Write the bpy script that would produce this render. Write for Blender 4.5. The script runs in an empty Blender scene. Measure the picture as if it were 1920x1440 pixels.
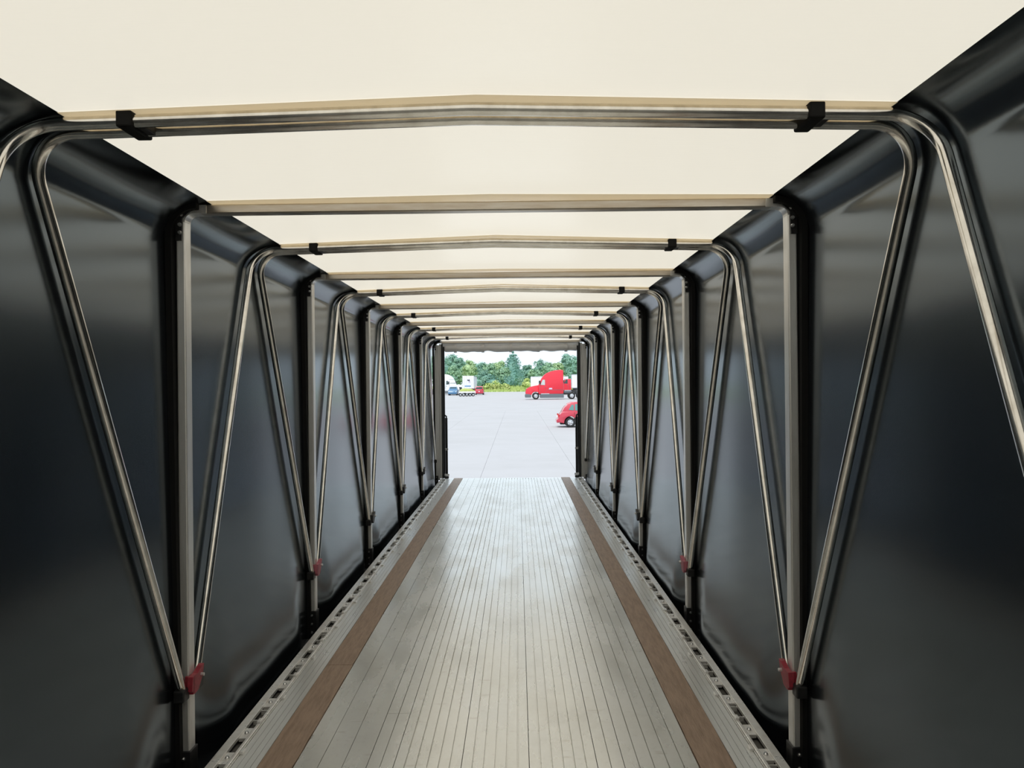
import bpy, bmesh, math, random
from mathutils import Vector, Matrix
random.seed(7)
sc = bpy.context.scene
col = sc.collection

# ---------------------------------------------------------------- camera
CX, EYE = 0.1135, 1.665
cam_d = bpy.data.cameras.new('camera'); cam = bpy.data.objects.new('camera', cam_d); col.objects.link(cam)
cam_d.sensor_width = 36.0; cam_d.lens = 27.0; cam_d.clip_end = 2000; cam_d.clip_start = 0.02
cam.matrix_world = (Matrix.Translation((CX, 0, EYE)) @ Matrix.Rotation(0.0068, 4, 'Z')
                    @ Matrix.Rotation(math.pi/2 + 0.0025, 4, 'X') @ Matrix.Rotation(-0.0102, 4, 'Z'))
sc.camera = cam

# ---------------------------------------------------------------- sky, sun, exposure
world = bpy.data.worlds.new('world'); sc.world = world; world.use_nodes = True
bg = world.node_tree.nodes['Background']
bg.inputs[0].default_value = (0.80, 0.91, 1.0, 1); bg.inputs[1].default_value = 1.27
sun_d = bpy.data.lights.new('sun', 'SUN'); sun_d.energy = 2.6; sun_d.angle = math.radians(25); sun_d.color = (1, .96, .9)
sun = bpy.data.objects.new('sun', sun_d); col.objects.link(sun)
sun.rotation_euler = (math.radians(33), 0, math.radians(-25))
vs = sc.view_settings
vs.view_transform = 'Standard'; vs.look = 'None'; vs.gamma = 1.0; vs.use_curve_mapping = False; vs.exposure = 0.0

# ---------------------------------------------------------------- materials
def nt(m):
    m.use_nodes = True
    return m.node_tree
def mat(name, c, rough=.5, metal=0.0, spec=.5, noise=None, bump=0.0, nscale=40, coat=0.0, vscale=(1,1,1), rvar=0.0):
    """noise = (colour2, scale, amount) mixes a second colour in by object-space noise"""
    m = bpy.data.materials.new(name); t = nt(m); b = t.nodes['Principled BSDF']
    b.inputs['Base Color'].default_value = (*c, 1); b.inputs['Roughness'].default_value = rough
    b.inputs['Metallic'].default_value = metal; b.inputs['Specular IOR Level'].default_value = spec
    b.inputs['Coat Weight'].default_value = coat; b.inputs['Coat Roughness'].default_value = .08
    if noise or bump or rvar:
        tc = t.nodes.new('ShaderNodeTexCoord'); mp = t.nodes.new('ShaderNodeMapping')
        mp.inputs['Scale'].default_value = vscale
        geo = t.nodes.new('ShaderNodeNewGeometry'); t.links.new(geo.outputs['Position'], mp.inputs[0])
    if noise:
        c2, s, a = noise
        n = t.nodes.new('ShaderNodeTexNoise'); n.inputs['Scale'].default_value = s; n.inputs['Detail'].default_value = 6; n.inputs['Roughness'].default_value = .65
        t.links.new(mp.outputs[0], n.inputs[0])
        r = t.nodes.new('ShaderNodeValToRGB'); r.color_ramp.elements[0].position = .5 - .5*(1-a) * .5; r.color_ramp.elements[1].position = .72
        r.color_ramp.elements[0].color = (*c, 1); r.color_ramp.elements[1].color = (*c2, 1)
        t.links.new(n.outputs[0], r.inputs[0]); t.links.new(r.outputs[0], b.inputs['Base Color'])
        if rvar:
            mr = t.nodes.new('ShaderNodeMapRange'); mr.inputs['From Min'].default_value = .35; mr.inputs['From Max'].default_value = .7
            mr.inputs['To Min'].default_value = rough - rvar; mr.inputs['To Max'].default_value = rough + rvar
            t.links.new(n.outputs[0], mr.inputs[0]); t.links.new(mr.outputs[0], b.inputs['Roughness'])
    if bump:
        n2 = t.nodes.new('ShaderNodeTexNoise'); n2.inputs['Scale'].default_value = nscale; n2.inputs['Detail'].default_value = 4
        t.links.new(mp.outputs[0], n2.inputs[0])
        bp = t.nodes.new('ShaderNodeBump'); bp.inputs['Strength'].default_value = bump; bp.inputs['Distance'].default_value = .01
        t.links.new(n2.outputs[0], bp.inputs['Height']); t.links.new(bp.outputs[0], b.inputs['Normal'])
    return m

def fabric_translucent(name, c_t, c_d, rough):
    m = bpy.data.materials.new(name); t = nt(m); b = t.nodes['Principled BSDF']; out = t.nodes['Material Output']
    b.inputs['Base Color'].default_value = (*c_d, 1); b.inputs['Roughness'].default_value = rough
    tr = t.nodes.new('ShaderNodeBsdfTranslucent'); tr.inputs[0].default_value = (*c_t, 1)
    mx = t.nodes.new('ShaderNodeMixShader'); mx.inputs[0].default_value = .5
    t.links.new(b.outputs[0], mx.inputs[1]); t.links.new(tr.outputs[0], mx.inputs[2]); t.links.new(mx.outputs[0], out.inputs[0])
    # faint weave
    geo = t.nodes.new('ShaderNodeNewGeometry'); mp = t.nodes.new('ShaderNodeMapping'); mp.inputs['Scale'].default_value = (6, 160, 1)
    n = t.nodes.new('ShaderNodeTexNoise'); n.inputs['Scale'].default_value = 1.0; n.inputs['Detail'].default_value = 3
    t.links.new(geo.outputs['Position'], mp.inputs[0]); t.links.new(mp.outputs[0], n.inputs[0])
    bp = t.nodes.new('ShaderNodeBump'); bp.inputs['Strength'].default_value = .12; bp.inputs['Distance'].default_value = .004
    t.links.new(n.outputs[0], bp.inputs['Height']); t.links.new(bp.outputs[0], b.inputs['Normal'])
    return m

M = {}
M['roof'] = fabric_translucent('roof_tarp', (.905, .805, .665), (.87, .84, .79), .26)
M['roof_seam'] = fabric_translucent('roof_seam', (.90, .78, .58), (.87, .82, .72), .26)
M['tarp'] = mat('black_tarp', (.008, .0095, .012), .185)
M['tarp'].node_tree.nodes['Principled BSDF'].inputs['IOR'].default_value = 2.3
M['tarp'].node_tree.nodes['Principled BSDF'].inputs['Specular Tint'].default_value = (.72, .87, 1.0, 1)
M['rubber_shade'] = mat('black_rubber_shade', (.006, .006, .006), .75, spec=.25)  # clamp rubber, also the painted black of the shade strips
M['black_steel'] = mat('black_steel', (.012, .012, .013), .45)
M['tube'] = mat('bright_tube', (.86, .84, .80), .17, metal=1.0, noise=((.62, .59, .54), 14, .4), vscale=(1, 1, 1))
M['post'] = mat('aluminium_post', (.78, .78, .77), .32, metal=.6, noise=((.66, .65, .63), 9, .4), vscale=(3, 3, .4))
M['beam'] = mat('aluminium_beam', (.60, .56, .50), .34, metal=1.0, noise=((.46, .38, .29), 5, .5), vscale=(.7, 6, 6))
M['bolt'] = mat('zinc_bolt', (.7, .7, .7), .3, metal=1.0)
M['red_bracket'] = mat('red_bracket', (.34, .022, .045), .42, noise=((.20, .02, .03), 60, .5))
M['pink_bracket'] = mat('faded_red_bracket', (.42, .12, .16), .5)
def deck_material():
    m = mat('deck_aluminium', (.9, .9, .88), .30, metal=.55); t = m.node_tree; b = t.nodes['Principled BSDF']
    geo = t.nodes.new('ShaderNodeNewGeometry')
    def noise(scale, vs, detail, rough=.6):
        mp = t.nodes.new('ShaderNodeMapping'); mp.inputs['Scale'].default_value = vs; t.links.new(geo.outputs['Position'], mp.inputs[0])
        n = t.nodes.new('ShaderNodeTexNoise'); n.inputs['Scale'].default_value = scale; n.inputs['Detail'].default_value = detail; n.inputs['Roughness'].default_value = rough
        t.links.new(mp.outputs[0], n.inputs[0]); return n.outputs[0]
    def ramp(src, stops):
        r = t.nodes.new('ShaderNodeValToRGB'); e = r.color_ramp.elements
        while len(e) < len(stops): e.new(.5)
        for q, (p, c) in zip(e, stops): q.position = p; q.color = (*c, 1)
        t.links.new(src, r.inputs[0]); return r.outputs[0]
    def mul(a, c, f=1.0):
        x = t.nodes.new('ShaderNodeMix'); x.data_type = 'RGBA'; x.blend_type = 'MULTIPLY'; x.inputs[0].default_value = f
        t.links.new(a, x.inputs[6]); t.links.new(c, x.inputs[7]); return x.outputs[2]
    big = ramp(noise(1.6, (1.6, .9, 1), 5), [(.30, (.95, .955, .94)), (.52, (.91, .91, .88)), (.74, (.80, .79, .75))])   # traffic dirt
    fine = ramp(noise(38, (1, .6, 1), 6, .7), [(.30, (1, 1, 1)), (.60, (.97, .97, .965)), (.78, (.80, .79, .77))])       # pitting
    scuff = ramp(noise(7, (.7, 2.6, 1), 3, .5), [(.0, (1, 1, 1)), (.66, (1, 1, 1)), (.80, (.74, .71, .66))])             # scuffs and stains
    t.links.new(mul(mul(big, fine), scuff), b.inputs['Base Color'])
    mr = t.nodes.new('ShaderNodeMapRange'); mr.inputs['From Min'].default_value = .3; mr.inputs['From Max'].default_value = .7
    mr.inputs['To Min'].default_value = .20; mr.inputs['To Max'].default_value = .34
    t.links.new(noise(2.4, (2.0, .5, 1), 4), mr.inputs[0]); t.links.new(mr.outputs[0], b.inputs['Roughness'])
    return m
M['deck'] = deck_material()
M['deck_side'] = mat('deck_side_aluminium', (.93, .935, .92), .34, metal=.6, noise=((.84, .84, .82), 5, .6), rvar=.08, vscale=(2.5, .4, 1))
M['rail'] = mat('rail_aluminium', (.88, .875, .86), .34, metal=.5, noise=((.76, .73, .69), 16, .5), rvar=.08)
M['under'] = mat('deck_underside', (.02, .02, .021), .8)
M['wood'] = mat('hardwood_nailer', (.44, .315, .235), .5, noise=((.29, .205, .15), 5, .6), bump=.25, nscale=18, vscale=(9, 1.0, 1), spec=.35)
M['grime'] = mat('groove_grime', (.10, .095, .085), .8)
M['concrete'] = mat('concrete', (.43, .425, .44), .85, noise=((.40, .395, .405), .35, .7), bump=.1, nscale=8)
M['joint'] = mat('joint_fill', (.37, .37, .38), .9)
M['grass'] = mat('grass', (.26, .40, .10), .85, noise=((.36, .44, .14), .18, .8))
def leafmat(n, c, c2):
    return mat(n, c, .7, spec=.25, noise=(c2, .55, .7))
M['leaf_a'] = leafmat('leaf_bluegreen', (.20, .37, .30), (.27, .43, .30))  # tree leaf tints paled and blued, distance haze put into the colour
M['leaf_b'] = leafmat('leaf_mid', (.25, .42, .28), (.34, .49, .28))
M['leaf_c'] = leafmat('leaf_pale', (.36, .52, .28), (.44, .56, .31))
M['leaf_d'] = leafmat('leaf_pine', (.16, .33, .29), (.22, .38, .31))
M['weed'] = leafmat('weed_lime', (.46, .58, .19), (.60, .60, .28))
M['bark'] = mat('bark', (.09, .065, .05), .9)
M['red_paint'] = mat('red_paint', (.72, .012, .035), .35, coat=.6)
M['red_car'] = mat('red_car_paint', (.50, .025, .055), .3, coat=.8)
M['blue_paint'] = mat('blue_paint', (.05, .17, .33), .3, coat=.8)
M['white_paint'] = mat('white_paint', (.82, .84, .86), .4, coat=.3)
M['grey_plastic'] = mat('grey_plastic', (.13, .15, .17), .5)
M['dark_plastic'] = mat('dark_plastic', (.03, .033, .036), .6)
M['tyre'] = mat('tyre', (.018, .018, .019), .8)
M['chrome'] = mat('chrome', (.75, .76, .78), .22, metal=1)
M['glass'] = mat('dark_glass', (.02, .045, .045), .06, spec=.8)
M['teal_glass'] = mat('teal_glass', (.10, .24, .23), .06, spec=.8)
M['pale_glass'] = mat('pale_glass', (.50, .56, .55), .08, spec=.8)
M['lamp_red'] = mat('tail_lamp', (.5, .01, .01), .2)
M['lamp_clear'] = mat('head_lamp', (.8, .82, .85), .1)
M['yellow_load'] = mat('yellow_green_load', (.50, .55, .16), .7, noise=((.36, .46, .12), 3, .5))
M['mark_dark'] = mat('dark_print', (.06, .06, .10), .6)
M['mark_blue'] = mat('blue_print', (.08, .25, .50), .6)
M['mark_violet'] = mat('violet_print', (.58, .52, .66), .6)
M['curtain'] = fabric_translucent('pale_curtain', (.75, .74, .72), (.78, .77, .76), .5)
M['bulkhead'] = mat('bulkhead_aluminium', (.80, .80, .79), .5, metal=.2)

# ---------------------------------------------------------------- mesh helpers
class MB:
    def __init__(s): s.v = []; s.f = []
    def add(s, vs, fs):
        o = len(s.v); s.v += [tuple(v) for v in vs]; s.f += [[i + o for i in f] for f in fs]
    def box(s, x0, x1, y0, y1, z0, z1):
        x0, x1 = sorted((x0, x1)); y0, y1 = sorted((y0, y1)); z0, z1 = sorted((z0, z1))
        s.add([(x, y, z) for z in (z0, z1) for y in (y0, y1) for x in (x0, x1)],
              [(0, 2, 3, 1), (4, 5, 7, 6), (0, 1, 5, 4), (2, 6, 7, 3), (0, 4, 6, 2), (1, 3, 7, 5)])
        return s
    def tube(s, pts, r, n=12, closed=False, caps=True, rect=None, up=None):
        """sweep a circle (or rectangle half-sizes rect=(a,b)) along pts"""
        pts = [Vector(p) for p in pts]; m = len(pts)
        tang = []
        for i in range(m):
            a = pts[max(i-1, 0)]; b = pts[min(i+1, m-1)]
            tang.append((b - a).normalized())
        if up is None: up = Vector((0, 1, 0)) if abs(tang[0].y) < .9 else Vector((1, 0, 0))
        nrm = (Vector(up) - tang[0] * tang[0].dot(Vector(up))).normalized()
        rings = []
        for i in range(m):
            t = tang[i]; nrm = (nrm - t * t.dot(nrm)).normalized(); bn = t.cross(nrm)
            if rect:
                a, b = rect; ring = [nrm*a + bn*b, -nrm*a + bn*b, -nrm*a - bn*b, nrm*a - bn*b]
            else:
                rr = r[i] if isinstance(r, (list, tuple)) else r
                ring = [(nrm*math.cos(2*math.pi*k/n) + bn*math.sin(2*math.pi*k/n))*rr for k in range(n)]
            rings.append([pts[i] + q for q in ring])
        k = len(rings[0]); vs = [p for rg in rings for p in rg]; fs = []
        for i in range(m-1):
            for j in range(k):
                fs.append((i*k+j, i*k+(j+1) % k, (i+1)*k+(j+1) % k, (i+1)*k+j))
        if caps: fs.append(tuple(range(k-1, -1, -1))); fs.append(tuple((m-1)*k+j for j in range(k)))
        s.add(vs, fs); return s
    def prism(s, poly, hw, axis='y', off=0.0):
        """poly in (x,z); extruded along y to +-hw (hw may be a function of z)"""
        g = hw if callable(hw) else (lambda z: hw)
        n = len(poly); vs = [(x, off - g(z), z) for x, z in poly] + [(x, off + g(z), z) for x, z in poly]
        fs = [tuple(range(n)), tuple(range(2*n-1, n-1, -1))] + [(i, n+i, n+(i+1) % n, (i+1) % n) for i in range(n)]
        s.add(vs, fs); return s
    def lathe(s, prof, n=20, c=(0, 0, 0)):
        """prof of (radius, y): a wheel about the y axis"""
        k = len(prof); vs = []; fs = []
        for i in range(n):
            a = 2*math.pi*i/n
            for r, y in prof: vs.append((c[0] + r*math.cos(a), c[1] + y, c[2] + r*math.sin(a)))
        for i in range(n):
            j = (i+1) % n
            for q in range(k-1): fs.append((i*k+q, i*k+q+1, j*k+q+1, j*k+q))
        s.add(vs, fs); return s
    def mesh(s, name, m, smooth=False, bevel=0.0, seg=2, fix=True):
        me = bpy.data.meshes.new(name); me.from_pydata(s.v, [], s.f); me.materials.append(m)
        if fix or bevel:
            bm = bmesh.new(); bm.from_mesh(me)
            bmesh.ops.remove_doubles(bm, verts=bm.verts, dist=1e-5)
            if bevel:
                ed = [e for e in bm.edges if len(e.link_faces) == 2 and e.calc_face_angle(0) > .5]
                bmesh.ops.bevel(bm, geom=ed, offset=bevel, segments=seg, affect='EDGES', profile=.5, clamp_overlap=True)
            bmesh.ops.recalc_face_normals(bm, faces=bm.faces)
            bm.to_mesh(me); bm.free()
        if smooth: 
            me.polygons.foreach_set('use_smooth', [True]*len(me.polygons))
            try: me.set_sharp_from_angle(angle=math.radians(40))
            except Exception: pass
        me.update(); return me

def link(name, data, parent=None, loc=(0, 0, 0), rz=0.0):
    o = bpy.data.objects.new(name, data); col.objects.link(o); o.location = loc; o.rotation_euler = (0, 0, rz)
    if parent: o.parent = parent
    return o
def tag(o, label=None, cat=None, group=None, kind=None):
    if label: o['label'] = label
    if cat: o['category'] = cat
    if group: o['group'] = group
    if kind: o['kind'] = kind
    return o
def thing(name, label, cat, loc=(0, 0, 0), rz=0.0, group=None):
    return tag(link(name, None, None, loc, rz), label, cat, group)
def copy_tree(o, parent=None):
    c = o.copy(); col.objects.link(c); c.parent = parent
    for ch in list(o.children): copy_tree(ch, c)
    return c
def fillet(pts, r, n=8):
    pts = [Vector(p) for p in pts]; out = [pts[0]]
    for i in range(1, len(pts)-1):
        a, b, c = pts[i-1], pts[i], pts[i+1]; rr = r[i-1] if isinstance(r, (list, tuple)) else r
        u = (a-b).normalized(); w = (c-b).normalized(); ang = u.angle(w)
        if rr <= 0 or ang > math.pi - .02: out.append(b); continue
        d = rr / math.tan(ang/2); bis = (u+w).normalized(); cen = b + bis * (rr/math.sin(ang/2))
        p0 = b + u*d - cen; p1 = b + w*d - cen
        th = p0.angle(p1); ax = p0.cross(p1).normalized()
        for k in range(n+1): out.append(cen + Matrix.Rotation(th*k/n, 3, ax) @ p0)
    out.append(pts[-1]); return out

# ---------------------------------------------------------------- dimensions
Y0, Y1 = -1.0, 13.93                      # front bulkhead, rear edge of the deck
MAIN = [1.31 + 2.12*k for k in range(6)] + [13.86]
STEP = 2.12
ZB = 2.444                                 # underside of the main beams
XW = 1.416; XE = 1.243; SH = -.02   # (half width of the white roof, sideways set of the frames)
#                                # tarp wall
DECK_H = 1.335
SLOPE = 0.0078
def gz(y): return EYE - 3.0 + SLOPE*y      # the yard rises gently away from the trailer

# ---------------------------------------------------------------- ground outside
def sloped(name, x0, x1, y0, y1, m, dz=0.0, parent=None, nx=2, ny=2):
    mb = MB(); vs = []; fs = []
    for j in range(ny):
        for i in range(nx):
            y = y0 + (y1-y0)*j/(ny-1); vs.append((x0+(x1-x0)*i/(nx-1), y, gz(y)+dz))
    for j in range(ny-1):
        for i in range(nx-1): a = j*nx+i; fs.append((a, a+1, a+nx+1, a+nx))
    mb.add(vs, fs); return link(name, mb.mesh(name, m), parent)
pave = sloped('pavement', -120, 120, -40, 194, M['joint'], dz=-.012)
tag(pave, 'pale grey concrete yard rising gently behind the open trailer end', 'pavement', kind='structure')
# slabs with open joints, parallel to the trailer
SW, SL = 3.05, 4.6
slab_me = None
mb = MB(); g = .008
def slab_mesh(l):
    mb = MB()
    x0, x1, y0, y1 = g/2, SW-g/2, g/2, l-g/2
    mb.box(x0, x1, y0, y1, -.10, 0)
    for i, v in enumerate(mb.v): mb.v[i] = (v[0], v[1], v[2] + SLOPE*v[1])
    return mb.mesh('slab', M['concrete'])
near = slab_mesh(SL)
j = 0; y = 14.6
while y < 70:
    half = 4 if y < 40 else 6
    for i in range(-half, half):
        link('slab', near, pave, (-1.05 + SW*i, y, gz(y)))
    y += SL
edge_y = y
far_mb = MB()                                # beyond: joints no longer tell apart, one sheet level with the slabs
xs0, xs1 = -1.05 - 6*SW, -1.05 + 6*SW
for (a, b, c, d) in ((-120, 120, edge_y, 194), (-120, xs0, 14.6, edge_y), (xs1, 120, 14.6, edge_y),
                     (xs0, -1.05-4*SW, 14.6, 14.6+6*SL), (-1.05+4*SW, xs1, 14.6, 14.6+6*SL), (-120, 120, -40, 14.6)):
    far_mb.add([(a, c, gz(c)), (b, c, gz(c)), (b, d, gz(d)), (a, d, gz(d))], [(0, 1, 2, 3)])
link('far_surface', far_mb.mesh('far_surface', M['concrete'], fix=False), pave)
verge = sloped('grass_verge', -160, 160, 194, 420, M['grass'], dz=.02)
tag(verge, 'green grass verge between the concrete yard and the trees', 'grass', kind='structure')

# ---------------------------------------------------------------- trailer deck
floor_o = tag(link('floor', None), 'grooved aluminium trailer deck with two brown hardwood strips', 'floor', kind='structure')
def plank_mesh(w, ly, pitch, grooves=True, gw=.008, m='deck'):
    """extruded plank: top with shallow lengthwise grooves, x from 0..w, y 0..ly, top at z=0"""
    e = .0016; prof = [(e, -.03), (e, 0)]
    if grooves:
        k = max(1, round(w/pitch)); p = w/k
        for i in range(1, k):
            x = i*p; prof += [(x-gw/2, 0), (x-gw/2+.0008, -.014), (x+gw/2-.0008, -.014), (x+gw/2, 0)]
    prof += [(w-e, 0), (w-e, -.03)]
    n = len(prof); mb = MB()
    mb.add([(x, 0.001, z) for x, z in prof] + [(x, ly-.001, z) for x, z in prof],
           [(i, i+1, n+i+1, n+i) for i in range(n-1)] + [tuple(range(n-1, -1, -1)), tuple(range(n, 2*n))])
    return mb.mesh('plank', M[m], fix=False)
def planks(x, w, cuts, pitch, grooves=True, gw=.008, m='deck', name='plank', z=0.0):
    for a, b in zip(cuts[:-1], cuts[1:]):
        link(name, plank_mesh(w, b-a, pitch, grooves, gw, m), floor_o, (x, a, z))
C3 = .896/3
for i in range(3): planks(-.448 + i*C3, C3, (Y0, Y1), .0527)
planks(-.566, .118, (Y0, 3.92, 10.6, Y1), .059, gw=.004); planks(.448, .118, (Y0, 5.4, 10.6, Y1), .059, gw=.004)
planks(-.888, .322, (Y0, 10.6, Y1), .107, gw=.003); planks(.566, .322, (Y0, 10.6, Y1), .064, gw=.004)
for s in (-1, 1):                              # outer smooth panels beside the strips
    x = 1.048 if s > 0 else -1.165
    planks(x, .117, (Y0, 6.1, Y1), .030, gw=.002, m='deck_side')
# hardwood nailer boards
def board_mesh(l, seed):
    mb = MB(); n = max(2, int(l/.12)); rnd = random.Random(seed); vs = []; fs = []
    w = .160
    for i in range(n+1):
        y = .002 + (l-.004)*i/n; a = rnd.uniform(-.0015, .0015); b = rnd.uniform(-.0015, .0015)
        vs += [(a+.0025, y, -.03), (a+.0025, y, .003), (w/2, y, .004), (w+b-.0025, y, .003), (w+b-.0025, y, -.03)]
    for i in range(n):
        for q in range(4): fs.append((i*5+q, i*5+q+1, i*5+q+6, i*5+q+5))
    fs.append((4, 3, 2, 1, 0)); fs.append(tuple(n*5+q for q in range(5)))
    mb.add(vs, fs); return mb.mesh('nailer_board', M['wood'], fix=False)
for s, cuts in ((-1, (Y0, 4.6, 9.3, Y1)), (1, (Y0, 2.4, 6.93, 11.5, Y1))):
    for a, b in zip(cuts[:-1], cuts[1:]):
        link('nailer_board', board_mesh(b-a, s*10+int(a*7)), floor_o, (-1.048 if s < 0 else .888, a, 0))
mb = MB(); mb.box(-1.262, 1.262, Y0, Y1-.01, -.085, -.032); link('subfloor', mb.mesh('subfloor', M['grime']), floor_o)
mb = MB(); mb.box(-1.15, 1.15, Y1-.03, Y1, -.22, -.002); link('rear_sill', mb.mesh('rear_sill', M['rail'], bevel=.004), floor_o)

# slotted side rails with web plates, dividers and bolts
web_me = MB().box(0, .042, -.085, .085, -.02, -.004).mesh('web', M['rail'])
div_me = MB().box(0, .042, -.003, .003, -.03, -.006).mesh('divider', M['rail'])
bolt_me = MB().lathe([(0, .010), (.007, .010), (.011, .004), (.011, 0)], 8).mesh('bolt', M['bolt'])
for v in bolt_me.vertices: v.co = (v.co.x, v.co.z, v.co.y)
bolt_me.update()
bz = bolt_me
clip_me = MB().box(-.010, .010, -.022, .022, 0, .012).mesh('clip', M['rail'], bevel=.003)
for s, nm in ((-1, 'trim_1'), (1, 'trim_2')):
    tr = tag(link(nm, None), 'slotted aluminium side rail along the %s edge of the deck' % ('left' if s < 0 else 'right'), 'rail', kind='structure')
    def bx(n, xa, xb, z0, z1, m='rail', bev=.002):
        return link(n, MB().box(s*xa, s*xb, Y0, Y1, z0, z1).mesh(n, M[m], bevel=bev), tr)
    bx('outer_bar', 1.233, 1.275, -.012, .006)
    bx('rail_web', 1.240, 1.262, -.12, -.0125, 'under', 0)
    bx('inner_lip', 1.172, 1.190, -.010, .010, bev=.004)
    bx('rib', 1.1655, 1.171, -.03, .004, bev=.001)
    bx('slot_bottom', 1.191, 1.232, -.11, -.10, 'under', 0)
    bx('fascia', 1.262, 1.285, -.26, -.121, 'under', 0)
    k = 0; y = -.86
    while y < Y1 - .1:
        # one pitch: short slot (0.10), web, long slot (0.25 with a divider), web
        link('web', web_me, tr, (1.1905 if s > 0 else -1.2325, y + .055, 0)).scale = (1, .647, 1)
        wb = link('web', web_me, tr, (1.1905 if s > 0 else -1.2325, y + .305, 0)); wb.scale = (1, .647, 1)
        link('divider', div_me, tr, (1.1905 if s > 0 else -1.2325, y + .455, 0))
        link('divider', div_me, tr, (1.1905 if s > 0 else -1.2325, y + .575, 0))
        for q in (.055, .305): link('bolt', bz, tr, (s*1.214, y + q, -.004))
        link('clip', clip_me, tr, (s*1.160, y + .10, .0))
        link('clip', clip_me, tr, (s*1.181, y + .40, .009))
        y += .61; k += 1
for s, nm in ((-1, 'trim_3'), (1, 'trim_4')):  # roller tracks the sliding frames run on
    mb = MB(); mb.box(s*1.286, s*1.398 + SH, Y0, Y1, -.16, -.13); mb.box(s*1.286, s*1.296, Y0, Y1, -.13, -.10)
    tag(link(nm, mb.mesh(nm, M['under'])), 'black roller track outside the %s side rail' % ('left' if s < 0 else 'right'), 'rail', kind='structure')

# ---------------------------------------------------------------- tarpaulin walls and roof
def bulge(y):
    st = sorted(MAIN + [m + STEP/2 - .03 for m in MAIN[:-1]] + [.25, Y0])
    for a, b in zip(st[:-1], st[1:]):
        if a <= y <= b: return math.sin(math.pi*(y-a)/(b-a))**2
    return 0.0
def is_main(y): 
    d = min(abs(y-m) for m in MAIN); return max(0, 1 - d/(STEP/2))
ZC = 2.492
def crown(y): return .012 + .030*(1 - is_main(y))
NY = 300
ys = [Y0 + (Y1-Y0)*i/NY for i in range(NY+1)]
RC = .165
def wall(s, nm, label):
    xw = XW + s*SH; rc = xw - XE
    rnd = random.Random(3+s); ph = [rnd.uniform(0, 6.28) for _ in range(6)]
    mb = MB(); vs = []; fs = []; zz = [-.27, -.2, -.14, -.08, -.02, .05, .12, .2, .3, .5, .8, 1.1, 1.4, 1.7, 1.95, 2.15, 2.27, ZC-RC+.002]
    prof_n = None
    for y in ys:
        bl = bulge(y); row = []
        for z in zz:
            lo = max(0, 1 - (z+.27)/.55)
            rip = lo*(.003*math.sin(5*y+ph[0]) + .002*math.sin(11*y+ph[1]))
            mid = math.sin(math.pi*min(1, max(0, (z+.2)/2.6)))
            dm = min(abs(y-m) for m in MAIN); u = min(1, max(0, (dm-.08)/.42)); u = u*u*(3-2*u)      # hem drawn in between the posts
            q = min(1, max(0, (.55-z)/.66)); q = q*q*(3-2*q)
            lean = .031*min(1, max(0, (2.3-z)/1.9))
            row.append((s*(xw - lean - .066*u*q + .003*bl*mid + rip*u + .0015*math.sin(1.3*y+ph[3])*mid), y, z))
        for k in range(1, 13):
            a = math.pi/2*k/12
            row.append((s*(XE + rc*math.cos(a) + .004*bl*math.cos(a)), y, ZC - RC + RC*math.sin(a) - .004*bl*math.sin(2*a)))
        row[-1] = (s*XE, y, ZC)
        prof_n = len(row); vs += row
    for i in range(NY):
        for q in range(prof_n-1): a = i*prof_n+q; fs.append((a, a+1, a+prof_n+1, a+prof_n) if s > 0 else (a, a+prof_n, a+prof_n+1, a+1))
    mb.add(vs, fs); me = mb.mesh(nm, M['tarp'], fix=False)
    me.polygons.foreach_set('use_smooth', [True]*len(me.polygons))
    return tag(link(nm, me), label, 'tarp wall', kind='structure')
wall(-1, 'wall_left', 'glossy black tarpaulin side wall on the left of the deck')
wall(1, 'wall_right', 'glossy black tarpaulin side wall on the right of the deck')
def roof_z(x, y): return ZC + crown(y)*(1 - abs(x)/XE) + .002*math.sin(2.1*y)*(1-abs(x)/XE)
mb = MB(); vs = []; fs = []; NX = 24
for y in ys:
    for i in range(NX+1):
        x = -XE + 2*XE*i/NX; vs.append((x, y, roof_z(x, y)))
for j in range(NY):
    for i in range(NX): a = j*(NX+1)+i; fs.append((a, a+1, a+NX+2, a+NX+1))
mb.add(vs, fs); me = mb.mesh('ceiling', M['roof'], fix=False); me.polygons.foreach_set('use_smooth', [True]*len(me.polygons))
ceil_o = tag(link('ceiling', me), 'cream translucent tarpaulin roof stretched over the frames', 'tarp roof', kind='structure')
for m in MAIN[:-1] + [q + STEP/2 - .03 for q in MAIN[:-1]]:   # welded pocket bands over frames and bows; tint also stands for the beam's reflection
    mb = MB(); vs = []; fs = []
    for yy in (m-.075, m-.04, m+.0, m+.05):
        for i in range(NX+1):
            x = -XE + 2*XE*i/NX; vs.append((x, yy, roof_z(x, yy) - .0025))
    for j in range(3):
        for i in range(NX): a = j*(NX+1)+i; fs.append((a, a+1, a+NX+2, a+NX+1))
    mb.add(vs, fs); me = mb.mesh('welded_band', M['roof_seam'], fix=False); me.polygons.foreach_set('use_smooth', [True]*len(me.polygons))
    link('welded_band', me, ceil_o)
mb = MB(); mb.box(-XW-.03, XW+.03, Y0-.05, Y0-.001, -.25, 2.55)
tag(link('wall_front', mb.mesh('wall_front', M['bulkhead'])), 'pale aluminium front bulkhead behind the viewer', 'bulkhead', kind='structure')

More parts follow.
